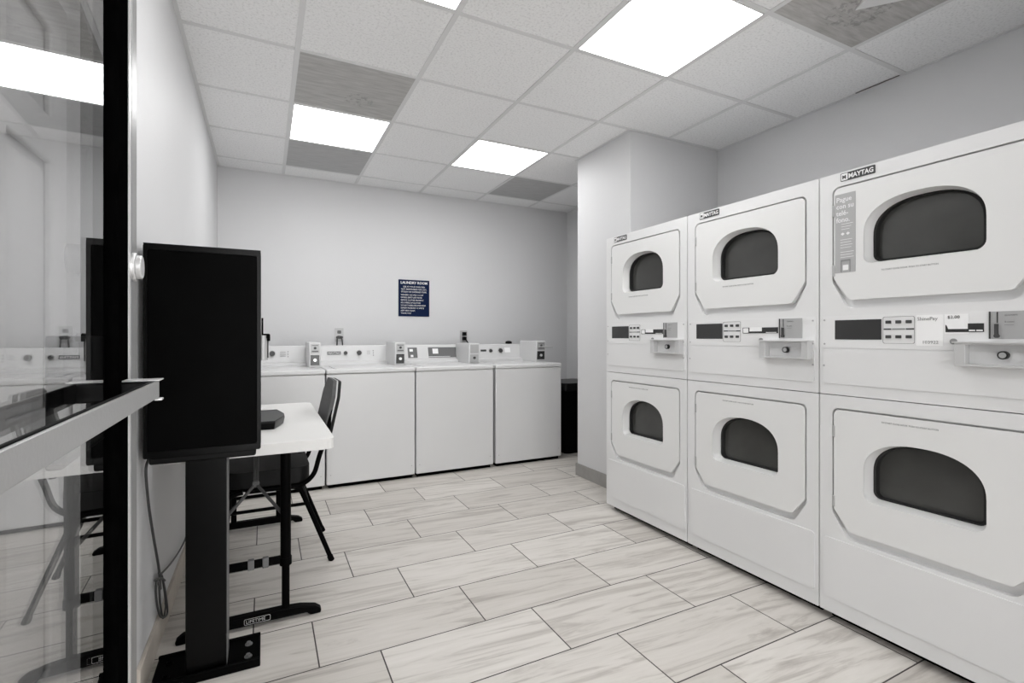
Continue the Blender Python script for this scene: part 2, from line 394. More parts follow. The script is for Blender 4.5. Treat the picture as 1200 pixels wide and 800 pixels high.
# ------------------------------------------------------------------ stacked dryers
XD, YD0, DW = 1.981, 2.5765, .686
def arch(cx, zb, hw, h, rb=.03, spring=.45, n=2.35):
    """same point count for every call: flat bottom, bulging arched top"""
    pts = []
    for k in range(7):
        a = PI + PI / 2 * k / 6; pts.append((cx - hw + rb + rb * math.cos(a), zb + rb + rb * math.sin(a)))
    for k in range(7):
        a = 1.5 * PI + PI / 2 * k / 6; pts.append((cx + hw - rb + rb * math.cos(a), zb + rb + rb * math.sin(a)))
    z0 = zb + h * spring; b = h * (1 - spring)
    for k in range(33):
        a = PI * k / 32; c, s = math.cos(a), math.sin(a)
        pts.append((cx + hw * math.copysign(abs(c) ** (2 / n), c), z0 + b * abs(s) ** (2 / n)))
    return pts
CXW = .336
def dryer_door(t, name, zt, zc, zb, wz, upper):
    L, Rr = .057, .627
    out = rpoly([(L, zt), (L, zc), (.113, zb), (.571, zb), (Rr, zc), (Rr, zt)], [.022, .02, .02, .02, .02, .022])
    W0 = arch(CXW, wz, .174, .229)
    d = obj(name, slab([out, W0], -.002, .022), 'door', t, .004, 3)
    W1 = arch(CXW, wz + .008, .164, .215, .026); W2 = arch(CXW, wz + .014, .153, .203, .022)
    bm = BM(); a = ring(bm, [(p[0], p[1]) for p in W0], .008); b = ring(bm, W1, .046); loft(bm, a, b)
    obj('window_recess', bm, 'door', d)
    bm = BM(); a = ring(bm, W1, .046); b = ring(bm, W2, .040); c = ring(bm, W2, .066); loft(bm, a, b); loft(bm, b, c)
    obj('gasket', bm, 'rubber', d)
    bm = slab([W2], .064, .004); obj('glass_pane', bm, 'pane', d)
    for z in (zt - .085, zc + .03):
        obj('hinge', bx(L - .006, L + .004, -.004, .012, z - .022, z + .022), 'greyplate', d, .0015)
    x = .222
    bm = text('TO START CLOSE DOOR  PUSH TO START BUTTON', x, (1.351 if upper else .803), -.002, .0078, wide=.92)
    obj('door_lettering', bm, 'greyink', d)
    return d
def stacked_dryer(first, extra, name_label, y_top):
    t = thing('stacked_dryer', name_label, 'dryer', (XD, y_top, 0), -PI / 2, 'white stacked coin dryers along the right wall')
    W = DW - .003
    bm = BM(); box(bm, .003, W, .07, .79, .035, .884); box(bm, .003, W, .07, .79, .889, 1.742)
    obj('cabinet', bm, 'enamel', t, .004)
    obj('kick_base', bx(.02, W - .015, .05, .76, 0, .036), 'gap', t)  # block coloured as the shade below the dryer
    for nm, z0, z1, zt, zc, zb in (('upper_front_panel', .8885, 1.7445, 1.685, 1.338, 1.252), ('lower_front_panel', .035, .8855, .831, .445, .372)):
        pocket = rpoly([(.050, zt + .007), (.050, zc - .012), (.104, zb - .030), (.580, zb - .030), (.634, zc - .012), (.634, zt + .007)], [.026, .03, .035, .035, .03, .026])
        obj(nm, slab([rrect(.0015, W, z0, z1, .004), pocket], 0, .071), 'enamel', t, .0075, 4)
        wz = 1.383 if 'upper' in nm else .506
        hole = arch(CXW, wz - .004, .178, .237)
        obj('door_surround', slab([pocket, hole], .020, .012), 'enamel', t, 0)
    bm = slab([rrect(.017, .668, .093, .328, .016)], -.0042, .006); obj('service_panel', bm, 'enamel', t, .0038, 3)
    bm = slab([rrect(.017, .668, .930, 1.066, .016)], -.0036, .006); obj('coin_panel', bm, 'enamel', t, .0032, 3)
    for x, z in ((.025, .138), (.660, .148), (.020, 1.0), (.662, 1.0)):
        bm = BM(); cyl(bm, (x, .001, z), (x, -.004, z), .0042, n=10); obj('screw', bm, 'greyplate', t)
    dryer_door(t, 'upper_door', 1.685, 1.338, 1.252, 1.383, True)
    dryer_door(t, 'lower_door', .831, .445, .372, .506, False)
    # logo badge
    b = obj('logo_badge', slab([rrect(.082, .202, 1.708, 1.7385, .003)], -.002, .002), 'ink', t)
    bm = BM(); join(bm, slab([rrect(.0845, .108, 1.7105, 1.736, .002)], -.0026, .001)); join(bm, text('MAYTAG', .1105, 1.7145, -.0022, .0245, wide=.87, bold=.0006))
    obj('badge_lettering', bm, 'whiteink', b)
    bm = BM(); join(bm, text('M', .0885, 1.716, -.0028, .019, wide=.95, bold=.0006)); obj('badge_emblem', bm, 'ink', b)
    # control panel
    p = obj('control_panel', slab([rrect(.014, .672, 1.070, 1.193, .004)], -.0025, .004), 'panelwhite', t, .001)
    obj('display', slab([rrect(.062, .223, 1.1025, 1.1765, .001)], -.0035, .002), 'display', p)
    obj('button_frame', slab([rrect(.227, .324, 1.089, 1.184, .006), rrect(.2283, .3227, 1.0903, 1.1827, .006)], -.0033, .002), 'greyink', p)
    for z in (1.165, 1.113):
        for x in (.245, .276, .307): obj('button', slab([rrect(x - .0085, x + .0085, z - .0055, z + .0055, .002)], -.006, .004), 'button', p, .001)
    bm = BM()
    for x in (.242, .310): join(bm, slab([rrect(x - .012, x + .012, 1.1375, 1.1425, .001)], -.0035, .002))
    join(bm, slab([rrect(.256, .296, 1.1375, 1.1425, .001)], -.0035, .002), 1)
    obj('indicator_bar', bm, ['button', 'greyink'], p)
    for x in (.022, .662):
        for z in (1.085, 1.178):
            bm = BM(); cyl(bm, (x, -.002, z), (x, -.005, z), .0035, n=10); obj('screw', bm, 'greyplate', p)
    # coin slide plate and drawer
    s = obj('coin_plate', slab([rrect(.517, .618, 1.107, 1.190, .002)], -.0045, .004), 'greyplate', t, .001)
    bm = BM(); box(bm, .5165, .5205, -.006, -.003, 1.107, 1.190)
    box(bm, .5345, .5375, -.0055, -.004, 1.155, 1.188); box(bm, .531, .539, -.012, -.004, 1.118, 1.152)
    cyl(bm, (.536, -.004, 1.116), (.536, -.014, 1.116), .006, n=14)
    obj('coin_slot', bm, 'ink', s)
    bm = BM(); join(bm, text('quarters', .552, 1.176, -.0046, .0085)); join(bm, text('$ coins', .552, 1.156, -.0046, .0075)); box(bm, .552, .572, -.0052, -.0044, 1.148, 1.1495)
    obj('coin_lettering', bm, 'greyink', s)
    f = -.034
    drawer = obj('coin_drawer', slab([[(.443, 1.021), (.660, 1.021), (.660, 1.095), (.443, 1.095)], [(.470, 1.028), (.632, 1.028), (.632, 1.089), (.470, 1.089)]], f, .034), 'drawer', t, .0012)
    bm = BM(); box(bm, .438, .664, f - .004, 0, 1.094, 1.098); box(bm, .4435, .6595, -.003, -.0005, 1.022, 1.094)
    obj('drawer_lip', bm, 'alubright', drawer)
    bm = BM(); cyl(bm, (.552, -.004, 1.058), (.552, -.018, 1.058), .0125, n=24); obj('lock_collar', bm, 'rubber', drawer)
    bm = BM(); cyl(bm, (.552, -.017, 1.058), (.552, -.0195, 1.058), .0085, n=20); obj('lock', bm, 'alu', drawer)
    bm = BM(); cyl(bm, (.430, -.002, 1.098), (.430, -.006, 1.098), .0095, n=20); obj('round_seal', bm, 'greyink', t)
    return t, p
t1, p1 = stacked_dryer(1, 0, 'white stacked dryer at the far end of the row, next to the column', YD0)
def label_strip(p, x0, wide):
    a = obj('price_label', slab([rrect(x0, x0 + .175, 1.128, 1.154, .001)], -.0038, .002), 'display', p)
    bm = BM(); join(bm, slab([rrect(x0 + .003, x0 + .03, 1.1305, 1.152, .003)], -.0042, .001)); join(bm, slab([rrect(x0 + .036, x0 + .098, 1.137, 1.156, .001)], -.0042, .001))
    join(bm, slab([rrect(x0 + .118, x0 + .168, 1.1305, 1.133, .0005)], -.0042, .001))
    obj('label_print', bm, 'panelpaper', a)
t2 = copy_tree(t1); t2.location = (XD, YD0 - DW, 0); t2['label'] = 'white stacked dryer standing in the middle of the row of three'
t3 = copy_tree(t1); t3.location = (XD, YD0 - 2 * DW, 0); t3['label'] = 'nearest white stacked dryer, with a grey phone payment sticker on its upper door'
def panel_of(t): return [c for c in t.children if c.name.startswith('control_panel')][0]
def door_of(t): return [c for c in t.children if c.name.startswith('upper_door')][0]
for t in (t1, t2): label_strip(panel_of(t), .336, 1)
# nearest dryer: payment stickers
p3 = panel_of(t3)
a = obj('payment_sticker', slab([rrect(.328, .403, 1.083, 1.186, .002)], -.0032, .001), 'panelpaper', p3)
bm = BM(); join(bm, text('ShinePay', .331, 1.168, -.0034, .0165, wide=.98)); obj('sticker_lettering', bm, 'greyink', a); obj('code_lettering', text('103922', .345, 1.090, -.0034, .0145, wide=1.05), 'greyink', a)
a = obj('price_card', slab([rrect(.406, .468, 1.122, 1.186, .001)], -.0034, .001), 'panelpaper', p3)
bm = BM(); join(bm, text('$2.00', .414, 1.172, -.0037, .0135, wide=1.05)); obj('price_lettering', bm, 'ink', a)
a = obj('price_label', slab([[(.409, 1.128), (.505, 1.128), (.505, 1.155), (.466, 1.155), (.466, 1.138), (.416, 1.138), (.412, 1.15), (.409, 1.152)]], -.0042, .001), 'display', p3)
bm = BM(); join(bm, slab([rrect(.469, .484, 1.131, 1.135, .0005)], -.0046, .0006)); join(bm, slab([rrect(.487, .502, 1.131, 1.135, .0005)], -.0046, .0006)); obj('label_print', bm, 'panelpaper', a)
d3 = door_of(t3)
a = obj('phone_sticker', slab([rrect(.062, .136, 1.358, 1.660, .002)], -.003, .001), 'sticker', d3, label='grey sticker with white Spanish lettering')
bm = BM()
for k, s in enumerate(('Pague', 'con su', 'telé-', 'fono.')): join(bm, text(s, .067, 1.630 - .026 * k, -.0032, .026, wide=.92, bold=.0004))
for k in range(3): join(bm, slab([rrect(.085, .127 - .006 * k, 1.543 - .010 * k, 1.5445 - .010 * k, .0003)], -.0034, .0006))
for k in range(2):
    join(bm, slab([rpoly([(.090 + .019 * k, 1.500), (.098 + .019 * k, 1.506), (.090 + .019 * k, 1.512), (.083 + .019 * k, 1.506)], .002)], -.0034, .0006))
for k in range(4): join(bm, slab([rrect(.082, .125 - .004 * (k % 2), 1.483 - .010 * k, 1.4845 - .010 * k, .0003)], -.0034, .0006))
for k in range(3): join(bm, slab([rrect(.082, .13 - .004 * (k % 2), 1.436 - .010 * k, 1.4375 - .010 * k, .0003)], -.0034, .0006))
obj('sticker_lettering', bm, 'whiteink', a)
bm = BM(); join(bm, slab([rrect(.083, .119, 1.360, 1.408, .003), rrect(.087, .115, 1.360, 1.401, .002)], -.0036, .0008)); obj('phone_icon', bm, 'greyink', a)
bm = BM(); join(bm, slab([rrect(.091, .111, 1.367, 1.387, .002)], -.0036, .0008)); obj('icon_fill', bm, 'whiteink', a)

# ------------------------------------------------------------------ washers
YW = 3.80
def coin_box(t, x0, w, zt, d0, style):
    """coin meter standing on the washer top, right rear"""
    y0, y1 = .30, .64
    prof = [(y0 + .012, .87), (y1, .87), (y1, zt), (y0 - .0, zt), (y0 - .0, zt - .09)]
    bm = BM(); A = [bm.verts.new((x0, p[0], p[1])) for p in prof]; B = [bm.verts.new((x0 + w, p[0], p[1])) for p in prof]
    loft(bm, A, B); bm.faces.new(A[::-1]); bm.faces.new(B)
    c = obj('coin_box', bm, 'enamel2', t, .006, 3)
    ya = y0 - .003
    up = obj('coin_slide', slab([rrect(x0 + .012, x0 + w - .012, zt - .088, zt - .012, .004)], ya, .004), 'greyplate', c)
    bm = BM()
    if style == 3:
        join(bm, slab([rrect(x0 + .012, x0 + w - .012, zt - .17, zt - .10, .003)], ya + .004, .006))
        obj('coin_door', bm, 'greyplate', c)
        bm = BM(); cyl(bm, (x0 + w / 2, ya + .004, zt - .13), (x0 + w / 2, ya - .004, zt - .13), .012); obj('coin_lock', bm, 'ink', c)
    else:
        join(bm, slab([rrect(x0 + .012, x0 + w - .012, zt - .178, zt - .098, .003)], ya + .004, .008)); obj('coin_door', bm, 'display', c)
        bm = BM(); cyl(bm, (x0 + w / 2, ya + .006, zt - .138), (x0 + w / 2, ya - .006, zt - .138), .012); obj('coin_lock', bm, 'alubright', c)
        bm = BM(); cyl(bm, (x0 + w / 2, ya + .002, zt - .045), (x0 + w / 2, ya - .008, zt - .045), .010); obj('slide_knob', bm, 'ink', c)
        bm = BM(); join(bm, slab([rrect(x0 + .02, x0 + w - .02, zt - .075, zt - .065, .002)], ya - .002, .003)); join(bm, slab([rrect(x0 + .02, x0 + w - .02, zt - .027, zt - .022, .002)], ya - .002, .003)); obj('slide_rail', bm, 'bluegrey', c)
    if style == 4:
        bm = BM(); box(bm, x0 + .02, x0 + w + .05, ya - .05, ya - .003, zt - .066, zt - .052); obj('slide_tray', bm, 'alu', c, .002)
def washer(x0, x1, label, style, yf=YW):
    t = thing('washing_machine', label, 'washing machine', (x0, yf, 0), 0, 'white top loading coin washers along the back wall')
    w = x1 - x0
    obj('cabinet', bx(.002, w - .002, 0.004, .70, .028, .836), 'enamel2', t, .008, 3)
    obj('kick_base', bx(.02, w - .02, .03, .68, 0, .03), 'gap', t)  # block coloured as the shade below the washer
    obj('top_panel', bx(0, w, 0, .705, .838, .872), 'enamel2', t, .009, 3)
    obj('lid', slab([rrect(.06, w - .16, .02, .43, .02)], .8715, .006, Matrix.Identity(4)), 'enamel2', t, .003)
    for x in (.03, w - .03):
        bm = BM(); cyl(bm, (x, .006, .10), (x, .001, .10), .004, n=10); obj('screw', bm, 'greyplate', t)
    # console: low ledge then a leaning face
    prof = [(.575, .868), (.735, .868), (.735, 1.036), (.665, 1.036), (.625, .903), (.58, .896)]
    bm = BM(); A = [bm.verts.new((.004, p[0], p[1])) for p in prof]; B = [bm.verts.new((w - .004, p[0], p[1])) for p in prof]
    loft(bm, A, B); bm.faces.new(A[::-1]); bm.faces.new(B)
    return t, obj('console', bm, 'enamel2', t, .006, 3)
# the leaning console face passes (y .625, z .915) -> (.665, 1.036)
def onface(bm, par, m, nm):
    sh = .040 / .121
    for v in bm.verts: v.co.y += .625 + (v.co.z - .915) * sh
    return obj(nm, bm, m, par)
def knob(par, x, z, r=.019):
    bm = BM(); cyl(bm, (x, .002, z), (x, -.006, z), r * 1.25, n=24); onface(bm, par, 'alu', 'dial_ring')
    bm = BM(); cyl(bm, (x, -.004, z), (x, -.022, z), r, r * .85, n=24); onface(bm, par, 'button', 'dial')
W_ = [(-.268, .394), (.401, 1.061), (1.066, 1.738), (1.757, 2.418)]
def cx(u, i): # pixel column on a console -> local x
    t = math.tan(math.atan((u - 600) / 576.5) + .466) * 4.44; return t - W_[i][0]
w1, c1 = washer(*W_[0], 'white top loading washer partly hidden behind the kiosk, first from the left wall', 1)
knob(c1, cx(319, 0), .975, .022)
bm = BM()
for k in range(4): join(bm, slab([rrect(cx(328, 0), cx(335, 0), .985 - .012 * k, .988 - .012 * k, .0005)], -.001, .001))
for k in range(3): join(bm, slab([rrect(cx(337, 0), cx(338, 0), .983 - .02 * k, .993 - .02 * k, .0005)], -.001, .001))
onface(bm, c1, 'greyink', 'console_lettering')
bm = slab([rrect(.05, .20, .965, .985, .002)], -.002, .003); onface(bm, c1, 'bluegrey', 'name_plate')
coin_box(w1, W_[0][1] - .088 - W_[0][0], .088, 1.068, 0, 1)
w2, c2 = washer(*W_[1], 'white washer standing directly behind the chair back, second from the left wall', 2)
bm = slab([rrect(cx(383.5, 1), cx(399.5, 1), .958, .985, .003)], -.002, .003); onface(bm, c2, 'bluegrey', 'name_plate')
bm = BM(); join(bm, text('MAYTAG', cx(384.5, 1), .964, -.002, .022, wide=1.1)); onface(bm, c2, 'whiteink', 'plate_lettering')
knob(c2, cx(405, 1), .972, .016); knob(c2, cx(421, 1), .972, .021)
bm = BM()
for k in range(3): join(bm, slab([rrect(cx(430, 1), cx(434, 1), .984 - .012 * k, .987 - .012 * k, .0005)], -.001, .001))
for k in range(3): join(bm, slab([rrect(cx(437, 1), cx(438, 1), .983 - .02 * k, .993 - .02 * k, .0005)], -.001, .001))
onface(bm, c2, 'greyink', 'console_lettering')
coin_box(w2, .970 - W_[1][0], .091, 1.066, 0, 2)
w3, c3 = washer(*W_[2], 'white washer with dark grey strips on its console, third from the left wall', 3)
bm = BM(); join(bm, slab([rrect(cx(478, 2), cx(489, 2), .918, 1.012, .001)], -.002, .003)); join(bm, slab([rrect(cx(502, 2), cx(536, 2), .918, 1.012, .001)], -.002, .003))
onface(bm, c3, 'bluegrey', 'console_fascia')
bm = BM(); join(bm, slab([rrect(cx(507, 2), cx(513.5, 2), .953, 1.0, .001)], -.003, .002)); join(bm, slab([rrect(cx(480, 2), cx(484, 2), .975, .998, .001)], -.003, .002))
join(bm, slab([rrect(cx(481, 2), cx(484, 2), .925, .945, .001)], -.003, .002)); join(bm, slab([rrect(cx(502, 2), cx(527, 2), .924, .928, .001)], -.003, .002))
onface(bm, c3, 'panelpaper', 'fascia_stickers')
coin_box(w3, 1.632 - W_[2][0], .104, 1.052, 0, 3)
w4, c4 = washer(*W_[3], 'white washer at the right end of the row beside the black bin', 4)
bm = slab([rrect(cx(563.5, 3), cx(570, 3), .967, .985, .002)], -.002, .003); onface(bm, c4, 'button', 'name_plate')
knob(c4, cx(575, 3), .974, .016); knob(c4, cx(586.5, 3), .974, .021)
bm = slab([rrect(cx(591.5, 3), cx(598, 3), .955, 1.002, .001)], -.003, .003); onface(bm, c4, 'panelpaper', 'white_sticker')
coin_box(w4, 2.322 - W_[3][0], .104, 1.072, 0, 4)
# small dark thing on the last console
bm = BM(); bmesh.ops.create_uvsphere(bm, u_segments=16, v_segments=8, radius=.03); bmesh.ops.scale(bm, vec=(1.25, .7, .55), verts=bm.verts[:])
box(bm, -.03, .03, -.012, .012, -.014, -.004)
o = obj('cord_plug', bm, 'blackmatt'); o.location = (2.225, 4.50, 1.054); tag(o, 'small dark plug lying on the console of the rightmost washer', 'plug')

# outlets
def outlet(x, z, label, black_plug):
    t = thing('wall_outlet', label, 'outlet', (x, YB, z), 0, 'outlets on the back wall')
    obj('cover_plate', slab([rrect(-.038, .038, -.062, .062, .004)], -.006, .006), 'steel', t, .002)
    for z2 in (-.022, .026):
        bm = slab([rrect(-.017, .017, z2 - .015, z2 + .015, .007)], -.009, .004); obj('socket', bm, 'bluegrey', t)
    return t
ot1 = outlet(.613, 1.128, 'steel outlet plate with two cords, behind the second washer from the left', False)
ot2 = outlet(1.833, 1.112, 'outlet with black plugs at the wall behind the third washer from the left', True)
bm = BM()
for dx, z in ((-.016, 1.106), (.018, 1.106)):
    tube(bm, [(.613 + dx, YB - .012, z), (.613 + dx * 1.2, YB - .03, z - .02), (.613 + dx * 1.6, YB - .03, .98), (.613 + dx * 2, YB - .04, .7)], .0055, 8)
    cyl(bm, (.613 + dx, YB - .008, z), (.613 + dx, YB - .035, z), .012, n=12)
bmesh.ops.translate(bm, vec=-ot1.location, verts=bm.verts[:]); obj('power_cord', bm, 'cable', ot1)
bm = BM()
for dx, z in ((0, 1.14), (0, 1.092)):
    box(bm, 1.833 - .017, 1.833 + .017, YB - .045, YB - .0095, z - .018, z + .018)
tube(bm, [(1.84, YB - .04, 1.085), (1.87, YB - .045, 1.04), (1.885, YB - .04, .98), (1.88, YB - .04, .7)], .006, 8)
bmesh.ops.translate(bm, vec=-ot2.location, verts=bm.verts[:]); obj('power_cord', bm, 'blackmatt', ot2)

# wall sign
t = thing('wall_sign', 'small navy blue laundry room rules sign with white lettering on the back wall', 'sign', (1.16, YB, 1.31), 0)
obj('sign_board', slab([rrect(0, .308, 0, .358, .002)], -.006, .006), 'navy', t)
bm = BM()
join(bm, text('LAUNDRY ROOM', .154, .318, -.0062, .034, 'CENTER', wide=1.0, bold=.0008))
for k, s in enumerate(('USE AT YOUR OWN RISK', 'NOT RESPONSIBLE FOR LOST,', 'STOLEN OR DAMAGED ITEMS.')): join(bm, text(s, .154, .283 - .025 * k, -.0062, .0205, 'CENTER', wide=.93))
for k, s in enumerate(('WASHERS: USE ONLY 1/2 CUP', 'DRYERS: EMPTY LINT FILTER', 'REMOVE CLOTHES PROMPTLY', 'NO DYEING OF CLOTHES', 'DO NOT OVERLOAD MACHINES', 'REPORT PROBLEMS TO OFFICE', 'KEEP AREA CLEAN', 'THANK YOU!')):
    join(bm, text(s, .022, .203 - .0255 * k, -.0062, .0195, wide=.86))
obj('sign_lettering', bm, 'whiteink', t)

# ------------------------------------------------------------------ waste bin
t = thing('trash_bin', 'black plastic bin standing in the corner between the last washer and the column', 'bin', (2.72, 4.12, 0))
def frustum(a0, b0, a1, b1, z0, z1, r=.04):
    bm = BM(); A = [bm.verts.new((p[0], p[1], z0)) for p in rrect(-a0, a0, -b0, b0, r)]; B = [bm.verts.new((p[0], p[1], z1)) for p in rrect(-a1, a1, -b1, b1, r)]
    loft(bm, A, B); bm.faces.new(A[::-1]); bm.faces.new(B); return bm
obj('bin_body', frustum(.17, .19, .215, .235, .0, .60), 'black', t)
obj('bin_lid', frustum(.225, .245, .205, .225, .60, .672), 'blackgloss', t, .006)
obj('bin_flap', bx(-.13, .13, -.235, -.228, .612, .655), 'blackmatt', t, .003)

# ------------------------------------------------------------------ folding table
TX0, TX1, TY0, TY1, TZ = -.335, .252, 2.075, 3.285, .708
tc = Vector(((TX0 + TX1) / 2, (TY0 + TY1) / 2, 0))
t = thing('folding_table', 'white plastic topped folding table with black legs beside the left wall', 'table', tc)
hw, hd = (TX1 - TX0) / 2, (TY1 - TY0) / 2
obj('tabletop', flat(rrect(-hw, hw, -hd, hd, .045), TZ - .042, .042), 'tablewhite', t, .012, 4)
bm = BM()
for s in (-1, 1): box(bm, s * .17 - .008, s * .17 + .008, -hd + .09, hd - .09, TZ - .066, TZ - .040)
obj('apron_rail', bm, 'black', t)
lx = .116
for s, yy in ((-1, 2.14 - tc.y), (1, 3.235 - tc.y)):
    for sx in (-1, 1):
        bm = BM(); cyl(bm, (sx * lx, yy, .24), (sx * lx, yy, TZ - .042), .0195, n=20); cyl(bm, (sx * lx, yy, .215), (sx * lx, yy, .245), .0225, n=20)
        cyl(bm, (sx * lx, yy, .03), (sx * lx, yy, .22), .0145, n=20)
        obj('leg', bm, 'black', t)
    prof = [(-.245, 0), (-.205, 0), (-.19, .014), (.19, .014), (.205, 0), (.245, 0), (.247, .014), (.225, .030), (.17, .043), (.10, .049), (-.10, .049), (-.17, .043), (-.225, .030), (-.247, .014)]
    bm = slab([prof], yy - .018, .036); obj('foot', bm, 'black', t, .006, 3)
    bm = BM(); box(bm, -lx, lx, yy - .008, yy + .008, .222, .252); obj('crossbar', bm, 'black', t, .003)
    for xx in (-.005, .045): obj('height_clip', bx(xx - .011, xx + .011, yy - .012, yy + .012, .218, .256), 'bluegrey', t, .003)
    a = Vector((.01, yy - s * .26, TZ - .045)); m_ = Vector((.01, yy - s * .12, .515))
    bm = BM(); tube(bm, [a + Vector((-.006, 0, 0)), m_ + Vector((-.004, 0, 0))], .006, 8, 1); tube(bm, [a + Vector((.006, 0, 0)), m_ + Vector((.004, 0, 0))], .006, 8, 1)
    for sx in (-1, 1): tube(bm, [m_, (sx * lx, yy, .40)], .0065, 8, 1)
    cyl(bm, m_ + Vector((0, -.012, 0)), m_ + Vector((0, .012, 0)), .013, n=14)
    obj('folding_brace', bm, 'cable', t)
bm = BM(); join(bm, slab([rrect(-.028, .062, .018, .040, .005), rrect(-.0265, .0605, .0195, .0385, .004)], 2.14 - tc.y - .0186, .001)); join(bm, text('LIFETIME', -.022, .0235, 2.14 - tc.y - .0185, .0165, wide=1.05))
obj('maker_plate', bm, 'greyplate', t)

# black tray on the table
pts = [(-.20, -.185), (.045, -.185), (.088, -.03), (.088, .03), (.060, .185), (-.20, .185)]
t = thing('black_tray', 'black tray with clipped corners lying on the white table, half behind the kiosk', 'tray', (-.004, 2.56, TZ))
bm = BM()
def sc(k, dz): return [bm.verts.new((p[0] * k, p[1] * k, dz)) for p in pts]
A, B, D = sc(.93, .0005), sc(1.0, .03), sc(.985, .038); loft(bm, A, B); loft(bm, B, D); bm.faces.new(A[::-1]); bm.faces.new(D)
obj('tray_body', bm, 'blackgloss', t, .002)
obj('tray_rim', slab([[(x * .985, y * .985) for x, y in pts], [(x * .955, y * .955) for x, y in pts]], .0375, .002, Matrix.Identity(4)), 'cable', t)

# ------------------------------------------------------------------ chair (faces -x, tucked under the table)
t = thing('stacking_chair', 'padded metal chair tucked under the right side of the white table', 'chair', (.08, 2.80, 0))
hy = .205
bm = BM(); join(bm, flat(rpoly([(-.25, -.20), (.12, -.205), (.12, .205), (-.25, .20)], [.08, .06, .06, .08]), .405, .075)); obj('seat', bm, 'seat', t, .028, 5)
obj('seat_frame', flat(rrect(-.23, .11, -.19, .19, .05), .388, .02), 'black', t, .004)
# backrest: tall panel with clipped top corners leaning back
bp = rpoly([(-.2, 0), (.2, 0), (.2, .185), (.12, .262), (-.12, .262), (-.2, .185)], [.012, .012, .03, .04, .04, .03])
lean = math.atan2(.055, .25)
Mb = Matrix.Translation((.198, 0, .628)) @ Matrix.Rotation(lean, 4, 'Y') @ Matrix.Rotation(-PI / 2, 4, 'Z')
def place(bm): bmesh.ops.transform(bm, matrix=Mb, verts=bm.verts[:]); return bm
obj('backrest', place(slab([bp], -.018, .026)), 'backpad', t, .008, 3)
obj('back_shell', place(slab([[(x * 1.02, z * 1.015 - .002) for x, z in bp]], .008, .014)), 'seat', t, .004)
obj('back_piping', place(slab([[(x * 1.015, z * 1.012 - .001) for x, z in bp], [(x * .985, z * .985 + .002) for x, z in bp]], .0, .006)), 'steel', t)
for s in (-1, 1):
    y = s * hy
    bm = BM(); tube(bm, [(-.16, y, .392), (.02, y, .392), (.085, y, .398), (.135, y, .44), (.160, y, .52), (.195, y * .97, .63), (.235, y * .9, .80)], .0115, 12); obj('back_upright', bm, 'black', t)
    bm = BM(); tube(bm, [(.03, y, .392), (.065, y, .38), (.09, y, .34), (.215, y, .012)], .0115, 12); cyl(bm, (.210, y, .024), (.219, y, 0), .014, n=14); obj('rear_leg', bm, 'black', t)
    bm = BM(); tube(bm, [(-.17, y, .392), (-.215, y, .38), (-.235, y, .34), (-.268, y, .012)], .0115, 12); cyl(bm, (-.267, y, .024), (-.2685, y, 0), .014, n=14); obj('front_leg', bm, 'black', t)
    bm = BM(); tube(bm, [(-.239, y, .30), (.105, y, .30)], .008, 10, 1); obj('stretcher', bm, 'black', t)
bm = BM(); tube(bm, [(.116, -hy, .27), (.116, hy, .27)], .008, 10, 1); obj('stretcher', bm, 'black', t)

# ------------------------------------------------------------------ payment kiosk
KY = 1.862
t = thing('payment_kiosk', 'tall black kiosk cabinet on a square post and steel floor plate', 'kiosk', (-.172, KY, 0))
cxk = -.172
def lx_(x): return x - cxk
bm = BM(); box(bm, lx_(-.334), lx_(-.0115), 0.006, .150, .735, 1.400)
cab = obj('cabinet', bm, 'black', t, .004)
obj('back_cover', slab([rrect(lx_(-.334), lx_(-.0115), .738, 1.398, .006)], 0, .008), 'black', cab, .003, 2)
obj('cabinet_rim', slab([rrect(lx_(-.334), lx_(-.0115), .736, 1.400, .006), rrect(lx_(-.324), lx_(-.0225), .756, 1.384, .006)], -.003, .005), 'blackgloss', cab, .0015)
obj('bottom_tray', bx(lx_(-.322), lx_(-.026), .008, .145, .713, .737), 'blackmatt', cab, .006)
obj('top_cap', bx(lx_(-.334), lx_(-.0115), 0, .150, 1.3995, 1.4035), 'blackgloss', cab)
post = obj('post', bx(lx_(-.229), lx_(-.113), .030, .135, .018, .715), 'blackgloss', t, .004)
obj('post_edge_trim', bx(lx_(-.113), lx_(-.1115), .032, .133, .02, .70), 'bluegrey', post)
fp = obj('floor_plate', bx(lx_(-.322), lx_(-.013), .012, .175, .003, .018), 'black', t, .005)
bm = BM(); box(bm, lx_(-.322), lx_(-.013), .006, .016, 0, .030); box(bm, lx_(-.322), lx_(-.013), .168, .178, 0, .026); obj('plate_lip', bm, 'black', fp, .003)
for x in (-.05, -.285):
    for y in (.05, .125):
        bm = BM(); cyl(bm, (lx_(x), y, .017), (lx_(x), y, .021), .012, n=20); cyl(bm, (lx_(x), y, .020), (lx_(x), y, .028), .007, n=6); obj('bolt', bm, 'bluegrey' if x > -.1 else 'black', fp)
# card reader poking out at the right side
rd = obj('card_reader', flat(rpoly([(lx_(-.012), .085), (lx_(.000), .085), (lx_(.010), .105), (lx_(.010), .135), (lx_(-.012), .150)], .004), 1.03, .088), 'steel', t, .006, 3)
bm = BM(); box(bm, lx_(-.010), lx_(-.004), .10, .118, 1.115, 1.18); obj('reader_bracket', bm, 'black', rd, .001)
bm = BM(); box(bm, lx_(-.006), lx_(.016), .096, .118, 1.108, 1.124); box(bm, lx_(.008), lx_(.018), .094, .12, 1.098, 1.122); obj('reader_clip', bm, 'black', rd, .002)
obj('reader_edge', flat(rpoly([(lx_(.008), .10), (lx_(.0125), .105), (lx_(.0125), .135), (lx_(.008), .14)], .002), 1.038, .072), 'blackmatt', rd, .002)

